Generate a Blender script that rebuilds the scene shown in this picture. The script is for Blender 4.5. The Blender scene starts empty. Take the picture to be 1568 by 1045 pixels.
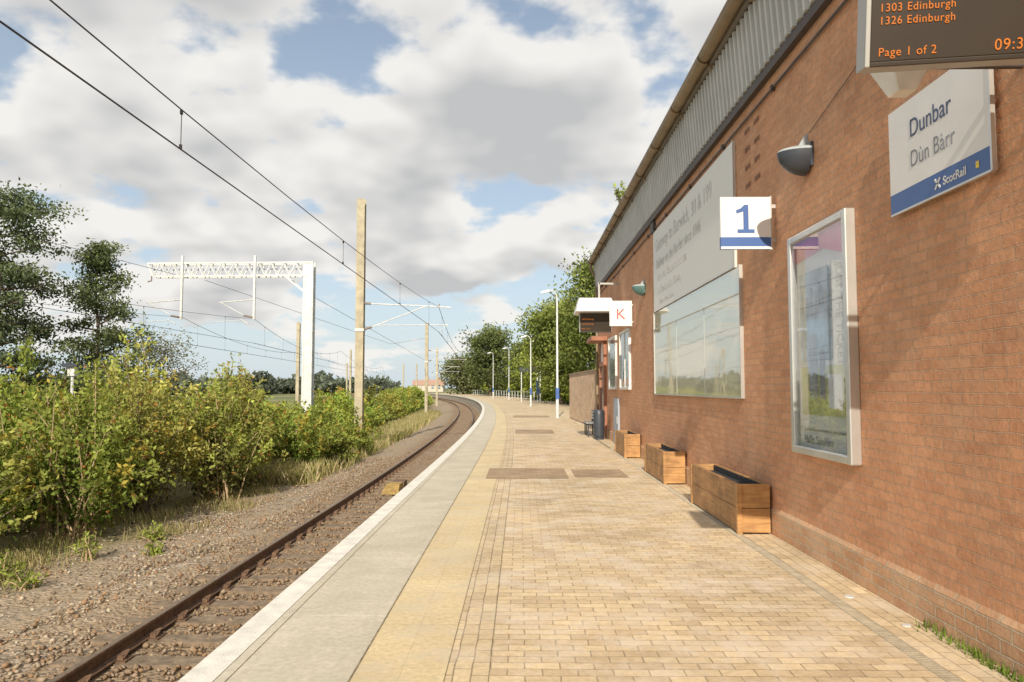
import bpy, math, random
import numpy as np
from mathutils import Vector, Matrix
rng=np.random.default_rng(7); random.seed(7)
scene=bpy.context.scene
R=math.radians

# ------------------------------------------------------------ materials
def nmat(name):
    m=bpy.data.materials.new(name); m.use_nodes=True
    nt=m.node_tree; b=nt.nodes['Principled BSDF']; return m,nt,b
def N(nt,t,**k):
    n=nt.nodes.new(t)
    for a,v in k.items(): setattr(n,a,v)
    return n
def setin(n,**k):
    for a,v in k.items(): n.inputs[a.replace('_',' ')].default_value=v
def noise(nt,vec,scale,detail=3,rough=.55):
    n=N(nt,'ShaderNodeTexNoise'); n.inputs['Scale'].default_value=scale
    n.inputs['Detail'].default_value=detail; n.inputs['Roughness'].default_value=rough
    nt.links.new(vec,n.inputs['Vector']); return n
def ramp(nt,fac,stops):
    r=N(nt,'ShaderNodeValToRGB'); e=r.color_ramp.elements
    while len(e)<len(stops): e.new(.5)
    for i,(p,c) in enumerate(stops):
        e[i].position=p; e[i].color=(c if len(c)==4 else (*c,1)) if hasattr(c,'__len__') else (c,c,c,1)
    nt.links.new(fac,r.inputs['Fac']); return r
def mixc(nt,a,b,fac,mode='MIX'):
    m=N(nt,'ShaderNodeMix',data_type='RGBA',blend_type=mode)
    for sock,val in ((m.inputs[6],a),(m.inputs[7],b),(m.inputs[0],fac)):
        if hasattr(val,'is_output'): nt.links.new(val,sock)
        else: sock.default_value=(*val,1) if isinstance(val,tuple) and len(val)==3 else val
    return m.outputs[2]
def mathn(nt,op,a,b=None,clamp=False):
    m=N(nt,'ShaderNodeMath',operation=op); m.use_clamp=clamp
    for i,v in enumerate((a,b)):
        if v is None: continue
        if hasattr(v,'is_output'): nt.links.new(v,m.inputs[i])
        else: m.inputs[i].default_value=v
    return m.outputs[0]
def bump(nt,b,h,strength,dist):
    n=N(nt,'ShaderNodeBump'); n.inputs['Strength'].default_value=strength; n.inputs['Distance'].default_value=dist
    nt.links.new(h,n.inputs['Height']); nt.links.new(n.outputs[0],b.inputs['Normal'])
def simple(name,col,rough=.6,metal=0,var=.2,scale=4,bs=0,bscale=40,emit=0):
    m,nt,b=nmat(name)
    tc=N(nt,'ShaderNodeTexCoord').outputs['Object']
    n=noise(nt,tc,scale,3)
    lo=tuple(c*(1-var) for c in col); hi=tuple(min(1,c*(1+var)) for c in col)
    r=ramp(nt,n.outputs[0],[(.3,lo),(.7,hi)])
    nt.links.new(r.outputs[0],b.inputs['Base Color'])
    b.inputs['Roughness'].default_value=rough; b.inputs['Metallic'].default_value=metal
    if bs:
        n2=noise(nt,tc,bscale,2); bump(nt,b,n2.outputs[0],bs,.01)
    return m
def brickmat(name,uvmode,c1,c2,mortar,w,h,ms,bstr=.6,bd=.006,rough=.85,swap=False,patch=(.75,1.2),pscale=.9,offset=.5,stain=None):
    m,nt,b=nmat(name)
    tcn=N(nt,'ShaderNodeTexCoord')
    if uvmode=='wall':
        s=N(nt,'ShaderNodeSeparateXYZ'); nt.links.new(tcn.outputs['Object'],s.inputs[0])
        u=mathn(nt,'ADD',s.outputs[0],s.outputs[1]); v=s.outputs[2]; nv=tcn.outputs['Object']
    else:
        s=N(nt,'ShaderNodeSeparateXYZ'); nt.links.new(tcn.outputs['UV'],s.inputs[0])
        u,v=(s.outputs[1],s.outputs[0]) if swap else (s.outputs[0],s.outputs[1]); nv=tcn.outputs['UV']
    c=N(nt,'ShaderNodeCombineXYZ'); nt.links.new(u,c.inputs[0]); nt.links.new(v,c.inputs[1])
    nw=noise(nt,nv,6,0)
    vm=N(nt,'ShaderNodeVectorMath',operation='SCALE'); nt.links.new(nw.outputs['Color'],vm.inputs[0]); vm.inputs['Scale'].default_value=.012
    va=N(nt,'ShaderNodeVectorMath',operation='ADD'); nt.links.new(c.outputs[0],va.inputs[0]); nt.links.new(vm.outputs[0],va.inputs[1])
    bt=N(nt,'ShaderNodeTexBrick'); nt.links.new(va.outputs[0],bt.inputs['Vector'])
    bt.offset=offset
    setin(bt,Color1=(*c1,1),Color2=(*c2,1),Mortar=(*mortar,1),Scale=1.0,Mortar_Size=ms,Mortar_Smooth=.35,Bias=0.0,Brick_Width=w,Row_Height=h)
    n1=noise(nt,nv,pscale,4,.62); r1=ramp(nt,n1.outputs[0],[(.3,patch[0]),(.7,patch[1])])
    n2=noise(nt,nv,24,3,.7); r2=ramp(nt,n2.outputs[0],[(.25,.8),(.75,1.18)])
    col=mixc(nt,bt.outputs[0],r1.outputs[0],1.0,'MULTIPLY'); col=mixc(nt,col,r2.outputs[0],1.0,'MULTIPLY')
    if stain:
        n3=noise(nt,nv,2.0,5,.72); r3=ramp(nt,n3.outputs[0],[(.46,0),(.64,stain[1])]); col=mixc(nt,col,stain[0],r3.outputs[0])
    nt.links.new(col,b.inputs['Base Color']); b.inputs['Roughness'].default_value=rough
    hh=mathn(nt,'SUBTRACT',1.0,bt.outputs['Fac']); hn=mathn(nt,'MULTIPLY',n2.outputs[0],.5)
    bump(nt,b,mathn(nt,'ADD',hh,hn),bstr,bd)
    return m
def glassy(name,fac,tint=(.95,.97,1),rough=.02):
    m=bpy.data.materials.new(name); m.use_nodes=True; nt=m.node_tree
    nt.nodes.remove(nt.nodes['Principled BSDF']); out=nt.nodes['Material Output']
    t=N(nt,'ShaderNodeBsdfTransparent'); g=N(nt,'ShaderNodeBsdfGlossy'); g.inputs['Roughness'].default_value=rough
    g.inputs['Color'].default_value=(*tint,1)
    mx=N(nt,'ShaderNodeMixShader'); mx.inputs[0].default_value=fac
    nt.links.new(t.outputs[0],mx.inputs[1]); nt.links.new(g.outputs[0],mx.inputs[2]); nt.links.new(mx.outputs[0],out.inputs[0]); return m
def coatmat(name,col,fac,rough=.04,wave=.25):
    m,nt,b=nmat(name); out=nt.nodes['Material Output']
    b.inputs['Base Color'].default_value=(*col,1); b.inputs['Roughness'].default_value=.5
    g=N(nt,'ShaderNodeBsdfGlossy'); g.inputs['Roughness'].default_value=rough; g.inputs['Color'].default_value=(.95,.95,.92,1)
    tc=N(nt,'ShaderNodeTexCoord').outputs['Object']; n=noise(nt,tc,1.3,2)
    bp=N(nt,'ShaderNodeBump'); bp.inputs['Strength'].default_value=wave; bp.inputs['Distance'].default_value=.02
    nt.links.new(n.outputs[0],bp.inputs['Height']); nt.links.new(bp.outputs[0],g.inputs['Normal'])
    mx=N(nt,'ShaderNodeMixShader'); mx.inputs[0].default_value=fac
    nt.links.new(b.outputs[0],mx.inputs[1]); nt.links.new(g.outputs[0],mx.inputs[2]); nt.links.new(mx.outputs[0],out.inputs[0]); return m
def leafmat(name):
    m=bpy.data.materials.new(name); m.use_nodes=True; nt=m.node_tree
    nt.nodes.remove(nt.nodes['Principled BSDF']); out=nt.nodes['Material Output']
    a=N(nt,'ShaderNodeAttribute'); a.attribute_name='Col'
    b=N(nt,'ShaderNodeBsdfDiffuse'); nt.links.new(a.outputs['Color'],b.inputs['Color'])
    tr=N(nt,'ShaderNodeBsdfTranslucent'); nt.links.new(mixc(nt,a.outputs['Color'],(1.2,1.25,.6),1.0,'MULTIPLY'),tr.inputs['Color'])
    mx=N(nt,'ShaderNodeMixShader'); mx.inputs[0].default_value=.28
    nt.links.new(b.outputs[0],mx.inputs[1]); nt.links.new(tr.outputs[0],mx.inputs[2]); nt.links.new(mx.outputs[0],out.inputs[0]); return m
def attrmat(name,rough=.9):
    m=bpy.data.materials.new(name); m.use_nodes=True; nt=m.node_tree
    nt.nodes.remove(nt.nodes['Principled BSDF']); out=nt.nodes['Material Output']
    a=N(nt,'ShaderNodeAttribute'); a.attribute_name='Col'
    b=N(nt,'ShaderNodeBsdfDiffuse'); nt.links.new(a.outputs['Color'],b.inputs['Color']); nt.links.new(b.outputs[0],out.inputs[0])
    return m

M_brick=brickmat('brick_wall','wall',(.64,.325,.175),(.53,.255,.135),(.57,.35,.22),.225,.075,.006,1.0,.012,patch=(.84,1.14),stain=((.62,.39,.25),.35))
M_plinth=brickmat('brick_plinth','wall',(.62,.37,.21),(.53,.285,.155),(.60,.47,.33),.225,.085,.009,1.0,.014,stain=((.64,.50,.35),.4))
M_pave=brickmat('block_paving','uv',(.74,.58,.36),(.56,.42,.26),(.34,.26,.16),.2,.1,.0045,.6,.006,patch=(.78,1.14),stain=((.73,.635,.52),.65),pscale=.6)
M_paveL=brickmat('block_paving_long','uv',(.70,.55,.34),(.56,.43,.265),(.33,.25,.16),.2,.1,.005,.6,.006,swap=True,patch=(.8,1.15),stain=((.71,.62,.50),.5))
M_patch=brickmat('brown_paving','uv',(.42,.30,.19),(.34,.235,.14),(.25,.17,.11),.2,.1,.004,.5,.005,stain=((.48,.38,.26),.4))
M_tact=brickmat('tactile_paving','uv',(.70,.565,.335),(.655,.52,.305),(.52,.42,.25),.4,.4,.0025,.3,.004,patch=(.84,1.1),offset=0,stain=((.61,.53,.40),.6))
M_cope=brickmat('coping_concrete','uv',(.60,.545,.43),(.565,.51,.40),(.72,.68,.58),1.8,1.3,.006,.3,.003,swap=True,patch=(.84,1.1),pscale=1.6,offset=0,stain=((.50,.45,.34),.4))
M_white=simple('white_edge_paint',(.78,.75,.67),.7,0,.14,7,.3,80)
M_seam=simple('dark_seam',(.24,.195,.12),.9,0,.5,12)
M_grate=simple('drain_metal',(.50,.44,.33),.6,.1,.2,10)
M_dslot=simple('drain_slot',(.30,.24,.15),.9,0,.4,8)
M_conc=simple('concrete',(.42,.38,.31),.9,0,.2,3,.3,30)
M_rust=simple('rusty_rail',(.17,.10,.06),.7,.1,.35,14,.4,60)
M_railtop=simple('rail_head',(.26,.19,.13),.45,.5,.2,9)
M_sleep=simple('sleeper_timber',(.23,.17,.115),.9,0,.4,9,.8,30)
M_mast=simple('mast_paint',(.42,.37,.26),.65,0,.22,3,.2,20)
M_galv=simple('galvanised_steel',(.64,.65,.64),.5,.15,.14,5)
M_wire=simple('wire_copper',(.05,.045,.045),.6,.3,.1,5)
M_porc=simple('insulator',(.25,.2,.17),.3,0,.1,5)
def woodmat(name,a,bc,axis=1):
    m,nt,b=nmat(name); tc=N(nt,'ShaderNodeTexCoord').outputs['Object']
    mp=N(nt,'ShaderNodeMapping'); nt.links.new(tc,mp.inputs[0]); mp.inputs['Scale'].default_value=(12,1.2,12) if axis==1 else (1.2,1.2,12)
    n=noise(nt,mp.outputs[0],2.5,5,.65); r=ramp(nt,n.outputs[0],[(.25,a),(.75,bc)])
    g=noise(nt,tc,3.5,4,.6); rg=ramp(nt,g.outputs[0],[(.35,.65),(.65,1.1)])
    nt.links.new(mixc(nt,r.outputs[0],rg.outputs[0],1.0,'MULTIPLY'),b.inputs['Base Color'])
    b.inputs['Roughness'].default_value=.6; bump(nt,b,n.outputs[0],.3,.004); return m
M_wood=woodmat('planter_wood',(.28,.135,.05),(.56,.31,.125))
M_woodend=woodmat('planter_wood_end',(.32,.16,.055),(.62,.35,.14),2)
M_soil=simple('soil',(.03,.03,.035),.95,0,.3,20,.8,40)
M_fence=woodmat('fence_boards',(.38,.26,.17),(.56,.41,.28),2)
M_clad=simple('grey_cladding',(.50,.51,.50),.5,.1,.12,1.5)
M_gutter=simple('brown_gutter',(.26,.19,.115),.5,0,.25,2)
M_black=simple('black_trim',(.07,.055,.05),.6,0,.2,4)
M_roof=simple('roof_sheet',(.22,.2,.18),.7,0,.2,2)
M_alu=simple('aluminium_frame',(.60,.60,.58),.35,.7,.08,3)
M_board=coatmat('white_board',(.66,.66,.63),.10,.2)
M_mirror=coatmat('acrylic_panel',(.60,.58,.42),.45,.03,.12)
M_glass=glassy('case_glass',.30)
M_poster=simple('poster_paper',(.52,.56,.60),.6,0,.10,2)
M_pink=simple('poster_pink',(.56,.16,.28),.6)
M_pgreen=simple('poster_green',(.38,.41,.22),.6,0,.3,4)
M_pgrey=simple('poster_grey',(.24,.26,.30),.6,0,.3,3)
M_psky=simple('poster_sky_blue',(.28,.38,.48),.6,0,.5,5)
M_signw=simple('sign_white',(.76,.75,.74),.45,0,.04,3)
M_signb=simple('sign_blue',(.055,.13,.36),.45,0,.05,2)
M_navy=simple('sign_navy',(.06,.08,.17),.5)
M_grey=simple('sign_grey_text',(.53,.54,.53),.6)
M_yell=simple('sign_yellow',(.75,.55,.05),.5)
M_case=simple('display_case',(.42,.42,.40),.5,.2,.05,3)
M_screen=simple('display_screen',(.035,.026,.018),.4,0,.1,3)
M_led,_nt,_b=nmat('amber_led'); _b.inputs['Base Color'].default_value=(.1,.03,.0,1); _b.inputs['Emission Color'].default_value=(1,.25,.02,1); _b.inputs['Emission Strength'].default_value=.75
M_lampdark=simple('lamp_slate',(.05,.058,.075),.4,.1,.1,4)
M_lens=simple('lamp_lens',(.42,.46,.48),.25,0,.05,4)
M_red=simple('sign_red',(.55,.10,.09),.5)
M_win=coatmat('window_glass',(.10,.13,.15),.5,.02)
M_frame=simple('window_frame_white',(.7,.7,.68),.5)
M_bluegrey=simple('cabinet_blue',(.36,.42,.50),.5,.1,.08,2)
M_blue=simple('post_blue',(.05,.12,.35),.5)
M_lampw=simple('lamp_post_grey',(.62,.64,.63),.5,.1,.08,3)
M_bark=simple('bark',(.15,.115,.085),.9,0,.35,8,.8,30)
M_leaf=leafmat('leaves'); M_stone=attrmat('ballast_stones'); M_yellow=simple('magnet_yellow',(.38,.25,.08),.8,0,.35,9)
M_redroof=simple('red_tile_roof',(.42,.27,.20),.9); M_render=simple('house_render',(.55,.5,.42),.9)
M_vent=simple('vent_dark',(.16,.08,.05),.9)
M_rframe=simple('red_brown_frame',(.34,.15,.09),.7)

def groundmat():
    m,nt,b=nmat('ballast_and_verge'); tcn=N(nt,'ShaderNodeTexCoord'); uv=tcn.outputs['UV']
    s=N(nt,'ShaderNodeSeparateXYZ'); nt.links.new(uv,s.inputs[0])
    v=N(nt,'ShaderNodeTexVoronoi'); nt.links.new(uv,v.inputs['Vector']); v.inputs['Scale'].default_value=17
    sv=N(nt,'ShaderNodeSeparateColor'); nt.links.new(v.outputs['Color'],sv.inputs[0])
    st=ramp(nt,sv.outputs[0],[(0,(.20,.15,.10)),(.35,(.32,.245,.17)),(.7,(.40,.32,.235)),(1,(.49,.42,.33))])
    big=noise(nt,uv,.7,4,.65); n2=noise(nt,uv,9,3,.7)
    dirt=ramp(nt,n2.outputs[0],[(.3,(.25,.18,.11)),(.7,(.52,.40,.265))])
    cover=ramp(nt,big.outputs[0],[(.42,0),(.56,.9)])
    bal=mixc(nt,st.outputs[0],dirt.outputs[0],cover.outputs[0])
    grass=ramp(nt,n2.outputs[0],[(.3,(.13,.13,.045)),(.55,(.31,.25,.13)),(.75,(.46,.36,.21))])
    far=noise(nt,uv,.03,3); farc=ramp(nt,far.outputs[0],[(.35,(.11,.15,.045)),(.6,(.26,.25,.11))])
    uoff=mathn(nt,'ADD',s.outputs[0],mathn(nt,'MULTIPLY',mathn(nt,'SUBTRACT',big.outputs[0],.5),3.0))
    mr=N(nt,'ShaderNodeMapRange'); nt.links.new(uoff,mr.inputs[0]); mr.inputs[1].default_value=-5.3; mr.inputs[2].default_value=-6.2
    c=mixc(nt,bal,grass.outputs[0],mr.outputs[0])
    mr2=N(nt,'ShaderNodeMapRange'); nt.links.new(s.outputs[0],mr2.inputs[0]); mr2.inputs[1].default_value=-12; mr2.inputs[2].default_value=-20
    c=mixc(nt,c,farc.outputs[0],mr2.outputs[0])
    mr3=N(nt,'ShaderNodeMapRange'); nt.links.new(s.outputs[0],mr3.inputs[0]); mr3.inputs[1].default_value=5; mr3.inputs[2].default_value=8
    c=mixc(nt,c,farc.outputs[0],mr3.outputs[0])
    mr4=N(nt,'ShaderNodeMapRange'); mr4.interpolation_type='SMOOTHSTEP'; nt.links.new(mathn(nt,'ABSOLUTE',mathn(nt,'ADD',s.outputs[0],1.45)),mr4.inputs[0]); mr4.inputs[1].default_value=2.0; mr4.inputs[2].default_value=.9; mr4.inputs[3].default_value=0; mr4.inputs[4].default_value=.6
    c=mixc(nt,c,(.26,.175,.10),mr4.outputs[0])
    nt.links.new(c,b.inputs['Base Color']); b.inputs['Roughness'].default_value=.95
    hgt=mathn(nt,'ADD',mathn(nt,'SUBTRACT',1.0,v.outputs['Distance']),n2.outputs[0]); bump(nt,b,hgt,.9,.04)
    return m
M_ground=groundmat()

# ------------------------------------------------------------ mesh builder
class MB:
    def __init__(s): s.v=[];s.f=[];s.m=[];s.uv=[];s.mats=[]
    def mi(s,m):
        if m not in s.mats: s.mats.append(m)
        return s.mats.index(m)
    def face(s,pts,m,uv=None):
        i=len(s.v); s.v+= [tuple(p) for p in pts]; s.f.append(tuple(range(i,i+len(pts)))); s.m.append(s.mi(m))
        s.uv+= list(uv) if uv else [(0,0)]*len(pts)
    def hexa(s,P,m):
        i=len(s.v); s.v+=[tuple(p) for p in P]; k=s.mi(m)
        for f in ((0,3,2,1),(4,5,6,7),(0,1,5,4),(1,2,6,5),(2,3,7,6),(3,0,4,7)):
            s.f.append(tuple(i+a for a in f)); s.m.append(k); s.uv+=[(0,0)]*4
    def box(s,x0,x1,y0,y1,z0,z1,m):
        s.hexa([(x0,y0,z0),(x1,y0,z0),(x1,y1,z0),(x0,y1,z0),(x0,y0,z1),(x1,y0,z1),(x1,y1,z1),(x0,y1,z1)],m)
    def tube(s,pts,rad,m,n=8,cap=True):
        pts=[Vector(p) for p in pts]
        if not hasattr(rad,'__len__'): rad=[rad]*len(pts)
        base=len(s.v); k=s.mi(m); prev=None
        for j,p in enumerate(pts):
            a=pts[min(j+1,len(pts)-1)]-pts[max(j-1,0)]
            if a.length<1e-9: a=Vector((0,0,1))
            a.normalize()
            if prev is None:
                ref=Vector((0,0,1)) if abs(a.z)<.9 else Vector((1,0,0)); u=a.cross(ref).normalized()
            else: u=(prev-a*prev.dot(a)).normalized()
            prev=u; w=a.cross(u)
            for q in range(n):
                t=2*math.pi*(q+.5)/n; s.v.append(tuple(p+(u*math.cos(t)+w*math.sin(t))*rad[j]))
        for j in range(len(pts)-1):
            for q in range(n):
                a0=base+j*n+q; a1=base+j*n+(q+1)%n
                s.f.append((a0,a1,a1+n,a0+n)); s.m.append(k); s.uv+=[(0,0)]*4
        if cap:
            s.f.append(tuple(base+q for q in reversed(range(n)))); s.m.append(k); s.uv+=[(0,0)]*n
            e=base+(len(pts)-1)*n; s.f.append(tuple(e+q for q in range(n))); s.m.append(k); s.uv+=[(0,0)]*n
    def beam(s,a,b,w,h,m):
        a=Vector(a);b=Vector(b);d=(b-a).normalized(); ref=Vector((0,0,1)) if abs(d.z)<.95 else Vector((0,1,0))
        u=d.cross(ref).normalized()*w/2; v=u.normalized().cross(d)*h/2
        s.hexa([a-u-v,a+u-v,a+u+v,a-u+v,b-u-v,b+u-v,b+u+v,b-u+v],m)
    def build(s,name,parent=None,smooth=False,bevel=0):
        me=bpy.data.meshes.new(name); me.from_pydata(s.v,[],s.f); me.polygons.foreach_set('material_index',s.m)
        for m in s.mats: me.materials.append(m)
        ul=me.uv_layers.new(name='UVMap'); ul.data.foreach_set('uv',np.array(s.uv,dtype=np.float32).ravel())
        if smooth: me.polygons.foreach_set('use_smooth',[True]*len(s.f))
        me.update(); o=bpy.data.objects.new(name,me); scene.collection.objects.link(o)
        if smooth:
            try:
                me.set_sharp_from_angle(angle=R(40))
            except Exception: pass
        if bevel:
            b=o.modifiers.new('bevel','BEVEL'); b.width=bevel; b.segments=2; b.limit_method='ANGLE'
        if parent: o.parent=parent
        return o
def empty(name):
    e=bpy.data.objects.new(name,None); scene.collection.objects.link(e); e.empty_display_size=.2; return e
def text(name,body,loc,rot,size,m,parent,align='LEFT',sx=1,bold=0,ext=.0008,sp=1.0):
    c=bpy.data.curves.new(name,'FONT'); c.body=body; c.size=size; c.align_x=align; c.extrude=ext; c.offset=bold; c.space_character=sp
    o=bpy.data.objects.new(name,c); scene.collection.objects.link(o); o.location=loc; o.rotation_euler=rot; o.scale=(sx,1,1)
    c.materials.append(m); o.parent=parent; return o
WALLROT=(R(90),0,R(-90)); FACE=(R(90),0,0)

def edge(y):
    if y<15: return -1.87
    if y<260: return -1.87-(y-15)**2/1700
    return -1.87-245**2/1700-(y-260)*245/850
def yrange(y0,y1,step=2.5):
    ys=[y0]
    while ys[-1]+step<y1: ys.append(ys[-1]+step)
    ys.append(y1); return ys
def strip(mb,o0,o1,z,y0,y1,m,step=2.5):
    ys=yrange(y0,y1,step)
    for a,b in zip(ys,ys[1:]):
        mb.face([(edge(a)+o0,a,z),(edge(a)+o1,a,z),(edge(b)+o1,b,z),(edge(b)+o0,b,z)],m,[(o0,a),(o1,a),(o1,b),(o0,b)])
def sweep(mb,prof,off,y0,y1,m,step=2.5,mats=None):
    ys=yrange(y0,y1,step); n=len(prof)
    for a,b in zip(ys,ys[1:]):
        for i in range(n):
            p,q=prof[i],prof[(i+1)%n]
            mb.face([(edge(a)+off+p[0],a,p[1]),(edge(b)+off+p[0],b,p[1]),(edge(b)+off+q[0],b,q[1]),(edge(a)+off+q[0],a,q[1])],(mats[i] if mats else m))

# ------------------------------------------------------------ ground
def build_ground():
    offs=[-4000,-1500,-500,-150,-60,-30,-20,-14,-11,-9,-8,-7,-6.2,-5.6,-5.0,-4.5,-4.0,-3.6,-3.2,-2.6,-2,-1.4,-.8,-.2,.3,.6,5.5,5.6,7,9,14,30,80,300,1500,4000]
    def z(o):
        pts=[(-4000,-1.6),(-60,-1.5),(-9,-1.38),(-5.6,-1.32),(-4.5,-1.27),(-3.6,-1.13),(-2.9,-1.11),(.6,-1.11),(5.5,-1.11),(5.6,-.04),(4000,-.04)]
        for (a,b),(c,d) in zip(pts,pts[1:]):
            if a<=o<=c: return b+(d-b)*(o-a)/(c-a)
        return -.04
    ys=[-60,-30,-15,-5]+list(np.arange(0,60,1.0))+list(np.arange(60,270,6.0))+[300,400,600,1000,2000,4500]
    V=[];F=[];UV=[]
    for y in ys:
        for o in offs:
            j=0
            if -9<o<.3 and 0<=y<60: j=rng.normal()*.018
            V.append((edge(y)+o,y,z(o)+j)); UV.append((o,y))
    n=len(offs)
    for i in range(len(ys)-1):
        for k in range(n-1): F.append((i*n+k,i*n+k+1,(i+1)*n+k+1,(i+1)*n+k))
    me=bpy.data.meshes.new('ground'); me.from_pydata(V,[],F); ul=me.uv_layers.new(name='UVMap')
    arr=np.array([UV[v] for f in F for v in f],dtype=np.float32); ul.data.foreach_set('uv',arr.ravel())
    me.polygons.foreach_set('use_smooth',[True]*len(F)); me.materials.append(M_ground)
    o=bpy.data.objects.new('ground',me); scene.collection.objects.link(o)
build_ground()

# ------------------------------------------------------------ platform
P=empty('railway_platform')
mb=MB()
YN,YF=-14,222
strip(mb,0.0,.19,.004,YN,YF,M_white)
strip(mb,0.0,.93,0,YN,YF,M_cope)
strip(mb,.93,1.45,.0,YN,YF,M_tact)
strip(mb,1.45,1.57,.0,YN,YF,M_paveL)
strip(mb,1.57,1.69,.0,YN,YF,M_paveL)
strip(mb,1.69,4.22,0,YN,YF,M_pave)
strip(mb,4.22,4.66,0,YN,YF,M_paveL)
strip(mb,4.66,9.0,0,YN,YF,M_pave)
for o,w in ((.255,.005),(.925,.010),(1.447,.005),(1.69,.005)):
    strip(mb,o,o+w,.003,YN,60 if o!=.925 else YF,M_seam)
mb.build('paving',P)
mb=MB()
prof=[(0,.0),(0,-.012),(0,-.09),(.09,-.10),(.12,-1.12)]
ys=yrange(YN,YF)
for a,b in zip(ys,ys[1:]):
    for i,(p,q) in enumerate(zip(prof,prof[1:])):
        mb.face([(edge(a)+p[0],a,p[1]),(edge(a)+q[0],a,q[1]),(edge(b)+q[0],b,q[1]),(edge(b)+p[0],b,p[1])],M_white if i<2 else M_conc)
mb.face([(edge(YF),YF,0),(edge(YF)+9,YF,0),(edge(YF)+9,YF,-1.3),(edge(YF),YF,-1.3)],M_conc)
mb.build('edge_wall',P)
mb=MB()
for x0,x1,y0,y1 in ((-.52-.1,.86,13.4,15.1),(.98,1.95,13.6,14.9),(-.2,1.2,26.5,29),(-.4,1.6,41,44)):
    mb.face([(x0,y0,.004),(x1,y0,.004),(x1,y1,.004),(x0,y1,.004)],M_patch,[(x0,y0),(x1,y0),(x1,y1),(x0,y1)])
mb.build('brown_paving_panels',P)
mb=MB()
mb.box(2.32,2.33,-10,27,-.02,.006,M_grate); mb.box(2.40,2.41,-10,27,-.02,.006,M_grate); mb.face([(2.33,-10,.003),(2.40,-10,.003),(2.40,27,.003),(2.33,27,.003)],M_dslot)
y=3.0
while y<20:
    mb.box(2.33,2.40,y,y+.02,-.01,.005,M_grate); y+=.034
mb.tube([(2.52,5.9,.0),(2.52,5.9,.008)],.035,M_galv,12)
mb.tube([(2.60,5.2,.0),(2.60,5.2,.008)],.03,M_galv,12)
mb.build('drainage_channel',P)

# ------------------------------------------------------------ track
T=empty('railway_track')
mb=MB()
rp=[(-.07,-1.075),(.07,-1.075),(.07,-1.06),(.012,-1.045),(.012,-.965),(.036,-.95),(.036,-.922),(.028,-.915),(-.028,-.915),(-.036,-.922),(-.036,-.95),(-.012,-.965),(-.012,-1.045),(-.07,-1.06)]
rm=[M_rust]*14; rm[7]=M_railtop
for off in (-.73,-2.165): sweep(mb,rp,off,-14,240,M_rust,1.5,rm)
mb.build('rails',T)
mb=MB(); y=-3.0
while y<200:
    c=edge(y)-1.4475; j=random.uniform(-.02,.02); sl=-(y-15)/850 if y>15 else 0
    def P3(dx,dy,z): return (c+dx+j, y+dy+dx*(-sl), z)
    w=.125
    mb.hexa([P3(-1.28,-w,-1.22),P3(1.28,-w,-1.22),P3(1.28,w,-1.22),P3(-1.28,w,-1.22),P3(-1.28,-w,-1.088+j*.3),P3(1.28,-w,-1.088),P3(1.28,w,-1.088),P3(-1.28,w,-1.088+j*.3)],M_sleep)
    if y<60:
        for ro in (-.73,-2.165):
            x=edge(y)+ro
            mb.box(x-.17,x+.17,y-.09,y+.09,-1.088,-1.068,M_rust)
            for sd in (-1,1):
                mb.box(x+sd*.10-.03,x+sd*.10+.03,y-.05,y+.05,-1.068,-1.02,M_rust)
                mb.tube([(x+sd*.14,y-.05,-1.04),(x+sd*.14,y+.05,-1.0),(x+sd*.07,y+.05,-1.03)],.012,M_rust,5)
    y+=.66
mb.build('sleepers_and_chairs',T)
mb=MB()
mb.hexa([(-3.55,19.2,-1.1),(-3.1,19.2,-1.1),(-3.1,20.3,-1.1),(-3.55,20.3,-1.1),(-3.5,19.7,-.90),(-3.15,19.7,-.90),(-3.15,20.2,-.90),(-3.5,20.2,-.90)],M_yellow)
mb.box(-3.5,-3.15,20.5,21.0,-1.1,-.93,M_rust)
mb.build('track_magnet',None,bevel=.01)

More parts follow.
